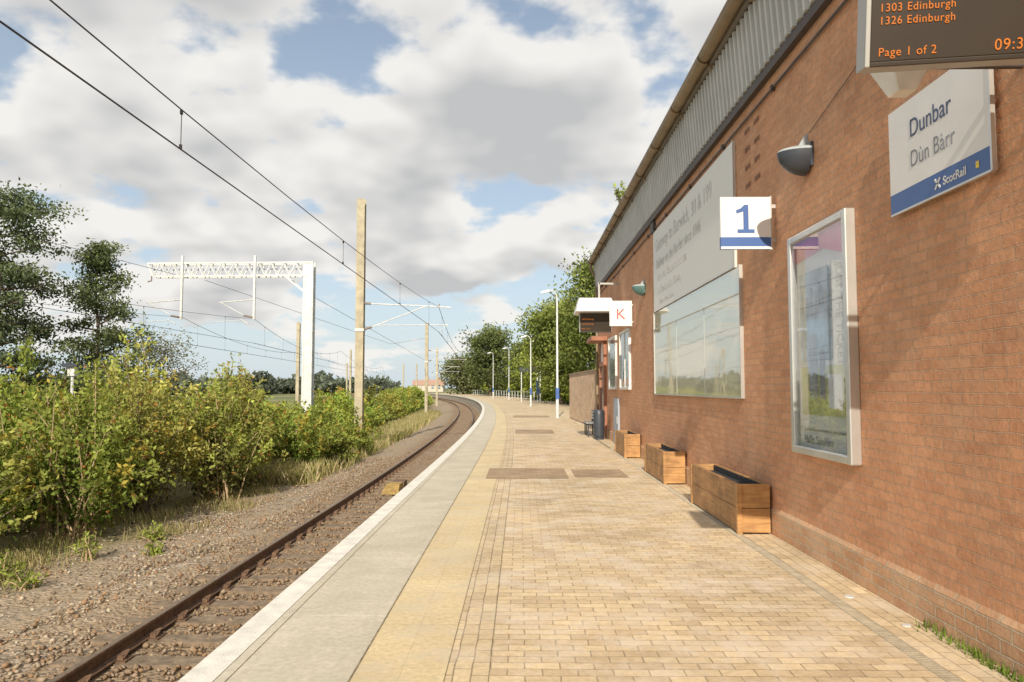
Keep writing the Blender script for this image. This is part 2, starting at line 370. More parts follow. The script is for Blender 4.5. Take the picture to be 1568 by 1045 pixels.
def mk(V,F,C,name,mat,k,parent=None):
    me=bpy.data.meshes.new(name); me.vertices.add(len(V)); me.vertices.foreach_set('co',V.astype(np.float32).ravel())
    me.loops.add(F.size); me.loops.foreach_set('vertex_index',F.astype(np.int32).ravel())
    me.polygons.add(len(F)); me.polygons.foreach_set('loop_start',np.arange(0,F.size,k,dtype=np.int32))
    try: me.polygons.foreach_set('loop_total',np.full(len(F),k,dtype=np.int32))
    except Exception: pass
    me.update(calc_edges=True)
    at=me.attributes.new('Col','FLOAT_COLOR','POINT'); at.data.foreach_set('color',np.concatenate([C,np.ones((len(C),1))],1).astype(np.float32).ravel())
    me.materials.append(mat); o=bpy.data.objects.new(name,me); scene.collection.objects.link(o)
    if parent: o.parent=parent
    return o
def stones():
    n=30000
    o=rng.uniform(-7.2,0.05,n); y=3.0+ (rng.random(n)**1.25)*27
    dn=np.sin(o*1.9+y*.7)+np.sin(o*.8-y*1.1+1)+np.sin(y*.45+o*2.7)
    dens=np.clip((o+7.4)/3.4,.06,1)
    keep=(rng.random(n)<dens)&(np.abs(o+.73)>.09)&(np.abs(o+2.165)>.09)&((dn>-.5)|(rng.random(n)<.22)|(o>-3.4))
    ph=((y+3.0)%.66); onsl=((ph<.13)|(ph>.53))&(o<-.15)&(o>-2.75); keep&=~(onsl&(rng.random(n)<.72))
    o=o[keep];y=y[keep];n=len(o)
    e=np.where(y<15,-1.87,-1.87-(y-15)**2/1700)
    zg=np.interp(o,[-9,-5.6,-4.5,-3.6,-2.9,.6],[-1.38,-1.32,-1.27,-1.13,-1.11,-1.11])
    r=rng.uniform(.014,.034,n)*np.where(rng.random(n)<.06,1.5,1)
    base=np.array([(1,0,0),(0,1,0),(-1,0,0),(0,-1,0),(0,0,1),(0,0,-1),(.6,.6,.6),(-.6,-.55,.6)])
    fc=np.array([(0,6,4),(6,1,4),(0,1,6),(1,2,4),(2,7,4),(7,3,4),(2,3,7),(3,0,4),(1,0,5),(2,1,5),(3,2,5),(0,3,5)])
    v=base[None]*rng.uniform(.65,1.25,(n,8,1))*r[:,None,None]
    a=rng.uniform(0,6.28,n); ca,sa=np.cos(a),np.sin(a); b=rng.normal(0,.5,n); cb,sb=np.cos(b),np.sin(b)
    x1=v[...,0]*ca[:,None]-v[...,1]*sa[:,None]; y1=v[...,0]*sa[:,None]+v[...,1]*ca[:,None]; z1=v[...,2]*.8
    y2=y1*cb[:,None]-z1*sb[:,None]; z2=y1*sb[:,None]+z1*cb[:,None]
    V=np.stack([x1+(e+o)[:,None],y2+y[:,None],z2+(zg+r*.45)[:,None]],-1).reshape(-1,3)
    F=(fc[None]+(np.arange(n)*8)[:,None,None]).reshape(-1,3)
    pal=np.array([(.22,.16,.105),(.32,.245,.165),(.37,.30,.225),(.46,.40,.31),(.36,.23,.14),(.27,.225,.175)])
    c=pal[rng.integers(0,6,n)]*rng.uniform(.8,1.2,(n,1))
    near=np.exp(-((o+1.45)/1.7)**4)[:,None]; c=c*(1-near*.55)+np.array([.26,.17,.10])*near*.55
    return mk(V,F,np.repeat(c,8,0),'ballast_stones',M_stone,3)
stones()

# ------------------------------------------------------------ foliage
def unit(a): return a/np.maximum(np.linalg.norm(a,axis=-1,keepdims=True),1e-9)
def leafmesh(P_,D,L,W,C,name,parent=None):
    n=len(P_); D=unit(D); r=unit(rng.normal(size=(n,3))+np.array([0,0,.6])); S=unit(np.cross(D,r)); U=np.cross(S,D)
    L=np.asarray(L).reshape(-1,1)*np.ones((n,1)); W=np.asarray(W).reshape(-1,1)*np.ones((n,1))
    a=P_; m=P_+D*L*.45+U*L*.06; t=P_+D*L-U*L*.10
    V=np.stack([a,m+S*W/2,t,m-S*W/2],1).reshape(-1,3); F=np.arange(4*n).reshape(-1,4)
    return mk(V,F,np.repeat(np.clip(C,0,1),4,0),name,M_leaf,4,parent)
def bush_data(cx,cy,cz,h,r,ns,K,col,tips,red=0.0):
    az=rng.uniform(0,2*np.pi,ns); u=rng.random(ns)**.6
    s=np.stack([cx+rng.normal(0,.18*r,ns),cy+rng.normal(0,.18*r,ns),np.full(ns,cz)],-1)
    hh=h*(1-.5*u**2)*rng.uniform(.52,1.2,ns)
    rad=r*u*rng.uniform(.85,1.25,ns)
    e=np.stack([cx+np.cos(az)*rad,cy+np.sin(az)*rad,cz+hh],-1)
    c=s*.45+e*.55; c[:,2]=cz+hh*.78
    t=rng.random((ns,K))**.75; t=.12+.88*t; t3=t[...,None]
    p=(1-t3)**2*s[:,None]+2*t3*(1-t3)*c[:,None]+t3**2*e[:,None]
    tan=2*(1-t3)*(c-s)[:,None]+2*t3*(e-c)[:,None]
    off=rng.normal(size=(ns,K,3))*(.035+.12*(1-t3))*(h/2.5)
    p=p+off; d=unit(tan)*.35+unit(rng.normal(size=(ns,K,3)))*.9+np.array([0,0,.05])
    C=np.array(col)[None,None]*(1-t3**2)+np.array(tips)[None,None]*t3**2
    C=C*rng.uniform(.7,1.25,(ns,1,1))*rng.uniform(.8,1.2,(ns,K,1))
    if red:
        q=(rng.random((ns,K))<red)[...,None]; C=np.where(q,np.array([.42,.20,.07])*np.ones_like(C),C)
        q=(rng.random((ns,1))<red*2.5)[...,None]&(t3>.5); C=np.where(q,np.array([.44,.36,.08])*np.ones_like(C),C)
    return p.reshape(-1,3),d.reshape(-1,3),C.reshape(-1,3),(s,c,e)
def bush(name,x,y,z,h,r,ns,K,L,col,tips,red=0.02,stemcol=None,nst=22):
    E=empty(name)
    p,d,C,(s,c,e)=bush_data(x,y,z,h,r,ns,K,col,tips,red)
    leafmesh(p,d,L*rng.uniform(.6,1.25,len(p)),L*.5*rng.uniform(.7,1.2,len(p)),C,'leaves',E)
    mb=MB()
    for i in range(min(nst,ns)):
        pts=[tuple((1-t)**2*s[i]+2*t*(1-t)*c[i]+t*t*e[i]) for t in (0,.25,.5,.75,1)]
        mb.tube(pts,[.02,.015,.012,.008,.004],stemcol or M_bark,5,False)
    mb.build('stems',E)
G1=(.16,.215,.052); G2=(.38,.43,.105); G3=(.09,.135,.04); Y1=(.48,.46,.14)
M_stem=simple('dry_stems',(.46,.34,.20),.9,0,.2,6)
spec=[(-9.6,12.6,2.5,1.5),(-8.8,15.0,3.0,1.6),(-10.6,15.6,3.4,1.7),(-9.1,17.6,3.5,1.7),(-7.9,19.6,3.0,1.45),(-10.3,19.8,3.9,1.8),(-8.3,21.8,3.1,1.4),
      (-9.3,23.8,3.4,1.6),(-11.6,22.6,3.3,1.8),(-12.5,18.5,2.9,1.8),(-12.4,15.0,2.7,1.8),(-11.5,12.0,2.6,1.7),(-9.9,10.0,1.9,1.2),(-7.5,25.6,2.2,1.1),(-6.9,27.6,1.5,.9)]
for i,(x,y,h,r) in enumerate(spec):
    y1=random.uniform(.75,1.2)
    tips=tuple(a*y1 for a in (G2 if i%3 else Y1)); col=tuple(a*random.uniform(.7,1.2) for a in G1)
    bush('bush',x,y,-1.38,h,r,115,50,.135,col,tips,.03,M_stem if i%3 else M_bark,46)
bush('bush',-6.9,31.2,-1.38,1.9,1.0,60,40,.15,G1,G2,.03,M_bark,10)
bush('bush',-8.6,31.8,-1.38,2.6,1.4,80,44,.16,G1,G2,.03,M_bark,10)
for k in range(26):
    y=26+k*2.3+random.uniform(-.6,.6)
    for xo in (-7.0,-9.6):
        if xo<-8 and k%2: continue
        x=edge(y)+xo+random.uniform(-.5,.5)-(1.0 if y>45 else 0); h=random.uniform(1.9,3.1)*(1 if xo<-8 else .9)
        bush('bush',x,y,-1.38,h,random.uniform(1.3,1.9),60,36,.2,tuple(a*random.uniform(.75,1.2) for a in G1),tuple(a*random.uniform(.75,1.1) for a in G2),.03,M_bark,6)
def scrub(name,pts,L,col,tips,ns=60,K=26):
    Ps=[];Ds=[];Cs=[]
    for (x,y,z,h,r) in pts:
        f=random.uniform(.75,1.25)
        p,d,C,_=bush_data(x,y,z,h,r,ns,K,tuple(a*f for a in col),tuple(a*f for a in tips),0)
        Ps.append(p);Ds.append(d);Cs.append(C)
    p=np.concatenate(Ps); return leafmesh(p,np.concatenate(Ds),L*rng.uniform(.6,1.2,len(p)),L*.6,np.concatenate(Cs),name)
pts=[]
for k in range(45):
    y=84+k*4.0; pts.append((edge(y)-8.5+random.uniform(-1,1),y,-1.4,random.uniform(1.6,2.9),2.2))
scrub('lineside_scrub',pts,.42,G1,G2,50,22)
pts=[]
for k in range(60):
    y=random.uniform(14,60); pts.append((random.uniform(-27,-13.5)-(y-14)*.15,y,-1.4,random.uniform(1.6,2.9),random.uniform(1.4,2.2)))
scrub('scrub_thicket',pts,.28,G3,G1,55,26)
pts=[]
for k in range(140):
    y=random.uniform(330,650); x=random.uniform(-.66*y,-.17*y); pts.append((x,y,-1.6,random.uniform(5,10),random.uniform(7,13)))
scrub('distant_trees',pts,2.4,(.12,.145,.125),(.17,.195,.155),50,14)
pts=[]
for k in range(70):
    y=48+k*2.6
    pts.append((edge(y)+9.2+random.uniform(-.4,1.5)+ (0 if y<110 else 2),y,-.05,random.uniform(2.2,4.6),random.uniform(1.6,2.4)))
scrub('hedge',pts,.34,(.16,.21,.04),(.38,.42,.09),60,24)

def tree(name,x,y,z,H,Rr,z0,nl,nc,nleaf,L,col,tip,prof,sig=.34,trunk_r=.18,flat=.7,lean=0):
    E=empty(name); mb=MB()
    tp=[]
    for i in range(9):
        t=i/8; tp.append(Vector((x+lean*t*H*.1+math.sin(i*1.7+x)*.10*t*H*.12,y+math.cos(i*1.3)*.08*t*H*.12,z+H*.96*t)))
    mb.tube(tp,[trunk_r*(1-.93*i/8)*(1.25 if i==0 else 1) for i in range(9)],M_bark,8)
    cen=[]; cw=[]
    for i in range(nl):
        t=z0+(1-z0)*((i+.5)/nl)**.9; t=min(t,.98); az=i*2.4+random.uniform(-.5,.5); ln=Rr*prof((t-z0)/(1-z0))*random.uniform(.6,1.2)
        f=t/.96*8; k=min(int(f),7); b=tp[k].lerp(tp[k+1],min(f-k,1))
        d=Vector((math.cos(az),math.sin(az),0)); rise=random.uniform(.05,.5)*ln
        m_=b+d*ln*.5+Vector((0,0,rise*.35)); e=b+d*ln+Vector((0,0,rise))
        rr=trunk_r*(1-t)*.55+.015
        mb.tube([b,m_,e],[rr,rr*.6,rr*.2],M_bark,6,False)
        for j in range(nc):
            q=random.uniform(.35,1.05); p=b.lerp(e,q)+Vector((random.gauss(0,1),random.gauss(0,1),random.gauss(0,.6)))*Rr*.13
            mb.tube([b.lerp(e,q*.8),p],[rr*.35,.006],M_bark,5,False); cen.append(p); cw.append(random.uniform(.5,1.35))
    for j in range(3): cen.append(tp[-1]+Vector((random.gauss(0,.1),random.gauss(0,.1),random.uniform(-.1,.1)))*Rr*.5); cw.append(.7)
    mb.build('trunk_and_limbs',E,True)
    cen=np.array([tuple(c) for c in cen]); cw=np.array(cw)
    idx=rng.choice(len(cen),nleaf,p=cw/cw.sum()); g=rng.normal(size=(nleaf,3))*np.array([1,1,flat])*sig*cw[idx][:,None]
    p=cen[idx]+g
    shade=rng.uniform(.65,1.35,len(cen))[idx][:,None]
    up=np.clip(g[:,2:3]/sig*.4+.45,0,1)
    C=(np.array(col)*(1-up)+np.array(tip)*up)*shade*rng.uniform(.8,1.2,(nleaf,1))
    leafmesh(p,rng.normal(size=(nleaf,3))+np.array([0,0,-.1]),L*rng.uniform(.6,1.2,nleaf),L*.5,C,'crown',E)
rnd=lambda t: math.sin(math.pi*min(max(t*.85+.12,0),1))**.6
cone=lambda t: (1-t)**.75*.95+.1
D1=(.08,.11,.06); D2=(.18,.21,.11)
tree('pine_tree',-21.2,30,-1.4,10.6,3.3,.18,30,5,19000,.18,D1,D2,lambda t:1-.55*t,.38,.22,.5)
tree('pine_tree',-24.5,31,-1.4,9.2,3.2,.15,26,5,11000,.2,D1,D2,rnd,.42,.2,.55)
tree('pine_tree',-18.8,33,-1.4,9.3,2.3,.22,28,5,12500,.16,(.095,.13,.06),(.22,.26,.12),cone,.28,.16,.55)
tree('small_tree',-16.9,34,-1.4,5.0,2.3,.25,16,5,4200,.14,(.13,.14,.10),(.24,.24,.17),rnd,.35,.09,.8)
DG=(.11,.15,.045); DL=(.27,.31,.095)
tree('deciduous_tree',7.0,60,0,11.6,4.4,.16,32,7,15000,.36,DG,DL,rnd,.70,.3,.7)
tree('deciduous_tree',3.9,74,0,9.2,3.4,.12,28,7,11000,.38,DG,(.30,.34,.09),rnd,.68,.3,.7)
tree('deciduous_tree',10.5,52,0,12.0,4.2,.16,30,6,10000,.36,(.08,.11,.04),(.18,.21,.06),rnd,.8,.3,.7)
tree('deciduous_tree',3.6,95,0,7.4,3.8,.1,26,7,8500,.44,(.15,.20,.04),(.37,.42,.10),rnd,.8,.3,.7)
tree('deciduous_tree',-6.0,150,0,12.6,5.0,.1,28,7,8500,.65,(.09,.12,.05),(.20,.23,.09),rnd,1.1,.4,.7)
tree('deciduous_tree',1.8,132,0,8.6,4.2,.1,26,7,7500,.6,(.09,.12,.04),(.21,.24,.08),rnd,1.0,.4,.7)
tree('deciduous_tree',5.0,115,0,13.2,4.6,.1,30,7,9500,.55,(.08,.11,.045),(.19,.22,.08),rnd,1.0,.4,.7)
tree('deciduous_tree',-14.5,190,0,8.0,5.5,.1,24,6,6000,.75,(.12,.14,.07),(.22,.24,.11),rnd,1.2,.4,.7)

def grass(name,n,fo,fy,hmin,hmax,cols,z=-1.34,wid=.012):
    o=fo(n); y=fy(n); e=np.where(y<15,-1.87,-1.87-(np.maximum(y,15)-15)**2/1700); x=e+o
    h=rng.uniform(hmin,hmax,n); a=rng.uniform(0,6.28,n); lean=rng.uniform(.1,.6,n)*h
    b=np.stack([x,y,np.full(n,z)],-1); sd=np.stack([np.cos(a),np.sin(a),0*a],-1)*wid; ld=np.stack([-np.sin(a)*lean,np.cos(a)*lean,h],-1)
    V=np.stack([b-sd,b+sd,b+ld*np.array([.45,.45,.6])+sd*.7,b+ld],1).reshape(-1,3)
    c=np.array(cols)[rng.integers(0,len(cols),n)]*rng.uniform(.8,1.2,(n,1))
    return mk(V,np.arange(4*n).reshape(-1,4),np.repeat(c,4,0),name,M_leaf,4)
dry=[(.60,.50,.31),(.50,.41,.23),(.40,.37,.16),(.28,.30,.10)]
grass('dry_grass',32000,lambda n:-3.9-2.2*rng.random(n)**.6-.6*rng.random(n),lambda n:22.5+rng.random(n)**1.3*60,.12,.7,dry,wid=.014)
cl=np.array([(-6.2,11.2),(-5.2,15.2),(-6.4,17.0),(-5.7,22.5),(-6.6,9.3),(-6.9,14.0),(-5.9,24.0),(-7.2,16.5),(-5.0,18.2),(-6.5,12.6),(-7.0,11.8),(-6.0,19.4),(-5.4,20.8),(-6.9,10.3)])
idx=rng.integers(0,len(cl),6500)
grass('verge_grass',6500,lambda n:cl[idx,0]+rng.normal(0,.32,n),lambda n:cl[idx,1]+rng.normal(0,.4,n),.05,.26,[(.48,.40,.23),(.38,.32,.16),(.24,.26,.09)],wid=.008)
idx2=rng.random(1500)
grass('wall_base_grass',420,lambda n:rng.normal(4.60,.028,n)-.02*rng.random(n),lambda n:3.6+1.6*idx2[:n]**1.5,.01,.07,[(.2,.26,.06),(.14,.2,.04)],z=0.0,wid=.006)
for x,y in ((-7.1,10.9),(-7.6,9.2),(-7.0,14.4),(-7.9,11.6),(-8.4,9.7),(-6.3,13.0),(-7.3,12.8),(-6.8,8.6)):
    bush('weed',x,y,-1.33,random.uniform(.2,.55),random.uniform(.15,.35),18,13,.075,G1,G2,0,M_stem,10)

# ------------------------------------------------------------ station building
S=empty('station_building'); WX=2.77; Y0,Y1=-12.0,26.6
mb=MB()
mb.box(WX,10.5,Y0,Y1,.30,5.08,M_brick)
mb.build('brick_walls',S)
mb=MB(); mb.box(WX-.018,10.52,Y0-.018,Y1+.018,-.02,.26,M_plinth)
mb.hexa([(WX-.018,Y0-.018,.26),(10.52,Y0-.018,.26),(10.52,Y1+.018,.26),(WX-.018,Y1+.018,.26),(WX+.001,Y0,.302),(10.5,Y0,.302),(10.5,Y1,.302),(WX+.001,Y1,.302)],M_plinth)
mb.build('brick_plinth',S)
mb=MB()
mb.box(WX-.07,WX+.2,Y0-.05,Y1+.05,5.03,5.13,M_black); mb.box(WX-.05,10.55,Y0-.05,Y1+.05,5.13,5.20,M_black)
y=Y0-.06
while y<Y1+.06:
    mb.hexa([(WX-.06,y,5.17),(WX-.06,y+.16,5.17),(WX+.1,y+.16,5.17),(WX+.1,y,5.17),(WX-.12,y,5.98),(WX-.12,y+.16,5.98),(WX+.1,y+.16,5.98),(WX+.1,y,5.98)],M_clad)
    mb.hexa([(WX-.095,y+.03,5.15),(WX-.095,y+.085,5.15),(WX-.03,y+.1,5.15),(WX-.03,y+.015,5.15),(WX-.155,y+.03,5.97),(WX-.155,y+.085,5.97),(WX-.09,y+.1,5.97),(WX-.09,y+.015,5.97)],M_clad)
    y+=.163
mb.face([(WX-.03,Y1+.06,5.17),(10.5,Y1+.06,5.17),(10.5,Y1+.06,7.2),(WX-.1,Y1+.06,5.98)],M_clad)
mb.build('fascia_cladding',S)
mb=MB()
mb.hexa([(WX-.20,Y0-.2,5.99),(10.9,Y0-.2,7.2),(10.9,Y1+.2,7.2),(WX-.20,Y1+.2,5.99),(WX-.20,Y0-.2,6.06),(10.9,Y0-.2,7.28),(10.9,Y1+.2,7.28),(WX-.20,Y1+.2,6.06)],M_roof)
mb.build('roof',S)
mb=MB()
gp=[(math.cos(a)*.085,math.sin(a)*.085) for a in [math.pi+i*math.pi/8 for i in range(9)]]
for (a,b) in zip(gp,gp[1:]):
    for f in (1,.88):
        mb.face([(WX-.27+a[0]*f,Y0-.2,6.09+a[1]*f),(WX-.27+b[0]*f,Y0-.2,6.09+b[1]*f),(WX-.27+b[0]*f,Y1+.2,6.09+b[1]*f),(WX-.27+a[0]*f,Y1+.2,6.09+a[1]*f)],M_gutter)
mb.box(WX-.36,WX-.335,Y0-.2,Y1+.2,6.085,6.115,M_gutter)
y=Y0
while y<Y1:
    for (a,b) in zip(gp,gp[1:]):
        mb.face([(WX-.27+a[0]*1.2,y,6.09+a[1]*1.2),(WX-.27+b[0]*1.2,y,6.09+b[1]*1.2),(WX-.27+b[0]*1.2,y+.14,6.09+b[1]*1.2),(WX-.27+a[0]*1.2,y+.14,6.09+a[1]*1.2)],M_gutter)
    mb.box(WX-.2,WX-.13,y+.02,y+.08,5.93,6.1,M_gutter)
    y+=1.83
mb.tube([(WX-.27,Y1-.1,6.02),(WX-.27,Y1-.1,5.8),(WX-.1,Y1-.1,5.5),(WX-.07,Y1-.1,4.9),(WX-.07,Y1-.1,.1)],.045,M_gutter,10)
mb.build('gutter',S,True)
mb=MB()
mb.tube([(WX-.025,Y0,4.86),(WX-.025,Y1,4.86)],.014,M_black,6)
mb.tube([(WX-.015,7.05,4.03),(WX-.015,6.1,4.22),(WX-.015,5.4,4.40)],.004,M_black,5)
for k in range(20): mb.box(WX-.045,WX,Y0+2*k,Y0+2*k+.05,4.83,4.89,M_black)
mb.box(WX-.06,WX,15.2,15.55,4.8,5.0,M_black)
for c in range(2):
    for r_ in range(4):
        yy=8.55+c*.36; zz=4.02+r_*.225
        mb.box(WX-.004,WX,yy-.005,yy+.215,zz-.005,zz+.075,M_brick)
        for q in range(5): mb.box(WX-.006,WX,yy+.01+q*.042,yy+.036+q*.042,zz+.006,zz+.064,M_vent)
mb.build('conduit_and_air_bricks',S)
mb=MB()
def window(y0,y1,z0,z1):
    mb.box(WX-.03,WX+.02,y0,y1,z0,z1,M_win)
    f=.06
    mb.box(WX-.06,WX+.01,y0-f,y0,z0-f,z1+f,M_frame); mb.box(WX-.06,WX+.01,y1,y1+f,z0-f,z1+f,M_frame)
    mb.box(WX-.06,WX+.01,y0,y1,z1,z1+f,M_frame); mb.box(WX-.07,WX+.01,y0,y1,z0-f,z0,M_frame)
window(18.9,20.6,1.62,3.05); window(21.6,23.2,1.62,3.05)
mb.box(WX-.045,WX-.03,19.72,19.77,1.62,3.05,M_frame)
mb.box(WX-.05,WX+.01,21.1,22.1,.02,1.3,M_bluegrey); mb.box(WX-.075,WX-.05,21.2,21.25,.6,.8,M_alu)
mb.box(WX-.05,WX-.03,24.35,25.45,.03,2.3,M_win); mb.box(WX-.10,WX,24.2,24.35,.03,3.1,M_rframe); mb.box(WX-.10,WX,25.45,25.6,.03,3.1,M_rframe); mb.box(WX-.10,WX,24.35,25.45,2.3,2.45,M_rframe); mb.box(WX-.05,WX-.03,24.35,25.45,2.45,3.1,M_frame)
mb.box(WX-.5,WX,24.0,25.8,3.12,3.26,M_rframe)
mb.build('windows_and_door',S)

B=empty('information_board'); mb=MB()
mb.box(WX-.035,WX,9.55,15.35,3.14,4.78,M_board)
mb.box(WX-.042,WX-.035,9.55,15.35,3.14,3.165,M_alu); mb.box(WX-.042,WX-.035,9.53,9.56,3.165,4.79,M_alu)
mb.build('white_panel',B)
for i,(s,sz) in enumerate((("Gateway to Berwick, 30 & 199",.36),("Railway on the Border since 1846",.27),("from the Station to the sea",.24),("A Town and its Railway",.22),("Friends of the Station",.15))):
    text('caption_%d'%i,s,(WX-.037,15.1-.1*i,(4.33,3.98,3.72,3.46,3.25)[i]),WALLROT,sz,M_grey,B)
W=empty('mural_panel'); mb=MB()
mb.box(WX-.03,WX,9.35,15.35,1.49,3.12,M_mirror)
for yy in (9.33,15.35): mb.box(WX-.045,WX,yy,yy+.025,1.47,3.14,M_alu)
mb.box(WX-.045,WX,9.355,15.35,1.465,1.489,M_alu); mb.box(WX-.045,WX,9.355,15.35,2.78,2.79,M_alu)
for yy in (11.2,13.2): mb.box(WX-.034,WX,yy,yy+.012,1.49,2.78,M_alu)
mb.build('acrylic_panel',W)

C_=empty('poster_case'); mb=MB(); ya,yb,za,zb=6.16,7.5,.97,3.09; xf=WX-.095
fw=.075
mb.box(xf,WX,ya,ya+fw,za,zb,M_alu); mb.box(xf,WX,yb-fw,yb,za,zb,M_alu)
mb.box(xf+.001,WX,ya+fw,yb-fw,zb-fw,zb-.001,M_alu); mb.box(xf+.001,WX,ya+fw,yb-fw,za+.001,za+fw,M_alu)
mb.build('frame',C_,bevel=.012)
mb=MB(); mb.box(WX-.03,WX-.001,ya+fw,yb-fw,za+fw,zb-fw,M_poster)
px=WX-.034
def pq(y0,y1,z0,z1,m,x=px): mb.face([(x,y1,z0),(x,y0,z0),(x,y0,z1),(x,y1,z1)],m)
mb.face([(px,yb-fw,2.82),(px,6.75,2.86),(px,ya+fw,2.72),(px,ya+fw,3.01),(px,yb-fw,3.01)],M_pink)
pq(6.60,7.35,1.85,2.70,M_psky); pq(6.27,7.35,1.35,1.80,M_pgreen); pq(6.42,6.72,1.42,1.72,M_poster,px-.002); pq(6.95,7.15,1.5,2.1,M_pgrey,px-.002); pq(6.78,6.9,1.5,1.95,M_pgrey,px-.002); pq(6.3,7.3,1.2,1.22,M_pgrey)
for q in range(6): pq(7.30-q*.11,7.25-q*.11,2.30+.05*math.sin(q*2),2.5+.04*math.cos(q*3),M_pgrey,px-.002)
mb.build('poster',C_)
er=Matrix(((0,0,-1),(0,-1,0),(-1,0,0))).to_euler()
text('poster_title','JUST THE TICKET',(px-.004,6.50,2.68),er,.17,M_pgrey,C_,sx=.68)
text('poster_subtitle','great days out by train',(px-.004,6.64,2.60),er,.08,M_pgrey,C_,sx=.7)
text('poster_footer','Hello Sunshine',(px-.003,7.3,1.08),WALLROT,.11,M_pgrey,C_)
mb=MB(); mb.face([(xf+.02,yb-fw,za+fw),(xf+.02,ya+fw,za+fw),(xf+.02,ya+fw,zb-fw),(xf+.02,yb-fw,zb-fw)],M_glass); mb.build('glass',C_)

Z=empty('station_name_sign'); mb=MB(); xs=WX-.055
mb.box(xs,xs+.02,4.29,5.46,3.0,3.61,M_signw); mb.box(xs,xs+.02,4.29,5.46,2.86,2.9995,M_signb)
mb.box(xs+.02,WX,4.5,4.56,2.9,3.55,M_alu); mb.box(xs+.02,WX,5.2,5.26,2.9,3.55,M_alu)
mb.box(xs-.004,xs+.024,4.272,4.29,2.85,3.62,M_alu); mb.box(xs-.002,xs+.022,4.29,5.46,2.846,2.86,M_alu)
mb.build('panel',Z)
text('town_name','Dunbar',(xs-.002,5.17,3.34),WALLROT,.18,M_navy,Z,sx=.92)
text('gaelic_name','Dùn Bàrr',(xs-.002,5.17,3.13),WALLROT,.165,M_pgrey,Z,sx=.86,bold=-.001)
text('operator','ScotRail',(xs-.002,4.78,2.90),WALLROT,.078,M_signw,Z,bold=.001)
mb=MB()
mb.beam((xs-.003,4.87,2.895),(xs-.003,4.81,2.96),.004,.014,M_signw); mb.beam((xs-.003,4.81,2.895),(xs-.003,4.87,2.96),.004,.014,M_signw)
mb.box(xs-.003,xs-.001,4.40,4.43,2.905,2.945,M_yell); mb.build('emblem',Z)

def flag(name,y,ch,cm,x0,x1,z0,z1,sz):
    E=empty(name); mb=MB()
    mb.box(x0,x1,y,y+.05,z0+.13,z1,M_signw); mb.box(x0,x1,y,y+.05,z0,z0+.1295,M_signb if ch=='1' else M_signw)
    mb.box(x0,x1,y-.002,y,z0-.001,z0+.028,M_signw)
    mb.box(x1,x1+.012,y-.006,y+.056,z0-.01,z1+.01,M_alu); mb.box(x1+.012,WX,y+.01,y+.04,z0+.08,z0+.12,M_alu); mb.box(x1+.012,WX,y+.01,y+.04,z1-.12,z1-.08,M_alu)
    mb.build('panel',E)
    if ch=='1':
        mb=MB(); c=(x0+x1)/2; b=z0+.175
        for pc in ([(-.09,0),(.095,0),(.095,.04),(-.09,.04)],[(-.025,.0401),(.032,.0401),(.032,.31),(-.012,.31),(-.025,.295)],[(-.0251,.235),(-.0251,.295),(-.055,.268),(-.10,.252),(-.10,.212)]):
            mb.face([(c+a,y-.003,b+d) for a,d in pc],cm)
        mb.build('numeral',E)
    else: text('character',ch,((x0+x1)/2,y-.003,z0+.17),FACE,sz,cm,E,'CENTER',1,.0)
flag('platform_number_sign',8.07,'1',M_signb,2.17,2.71,3.10,3.67,.52)
flag('platform_letter_sign',18.4,'K',M_red,2.19,2.73,3.12,3.74,.36)

def wlamp(name,y,z,s,m):
    E=empty(name); mb=MB(); n=14; rows=7; k=mb.mi(m); base=len(mb.v)
    for i in range(rows+1):
        ph=i/rows*math.pi/2
        for j in range(n+1):
            th=-math.pi/2+j/n*math.pi
            mb.v.append((WX-.02-math.cos(th)*math.cos(ph)*.27*s, y+math.sin(th)*math.cos(ph)*.17*s, z-math.sin(ph)*.22*s))
    for i in range(rows):
        for j in range(n):
            a=base+i*(n+1)+j; mb.f.append((a,a+1,a+n+2,a+n+1)); mb.m.append(k); mb.uv+=[(0,0)]*4
    kl=mb.mi(M_lens); base=len(mb.v)
    for i in range(rows+1):
        ph=i/rows*math.pi/2
        for j in range(n+1):
            th=-math.pi/2+j/n*math.pi
            mb.v.append((WX-.02-math.cos(th)*math.cos(ph)*.27*s, y+math.sin(th)*math.cos(ph)*.17*s, z+.002+math.sin(ph)*.06*s))
    for i in range(rows):
        for j in range(n):
            a=base+i*(n+1)+j; mb.f.append((a,a+n+1,a+n+2,a+1)); mb.m.append(kl); mb.uv+=[(0,0)]*4
    mb.build('bowl_and_lens',E,True)
    mb=MB()
    mb.hexa([(WX-.12*s,y-.02,z+.02),(WX,y-.02,z+.02),(WX,y+.02,z+.02),(WX-.12*s,y+.02,z+.02),(WX-.03*s,y-.02,z+.17*s),(WX,y-.02,z+.19*s),(WX,y+.02,z+.19*s),(WX-.03*s,y+.02,z+.17*s)],M_lens)
    mb.box(WX-.03,WX,y-.15*s,y+.15*s,z-.16*s,z+.07*s,m)
    mb.build('bracket',E)
wlamp('wall_lamp',7.15,3.86,1.0,M_lampdark); wlamp('wall_lamp',16.7,3.86,.95,simple('lamp_teal',(.10,.20,.19),.4))

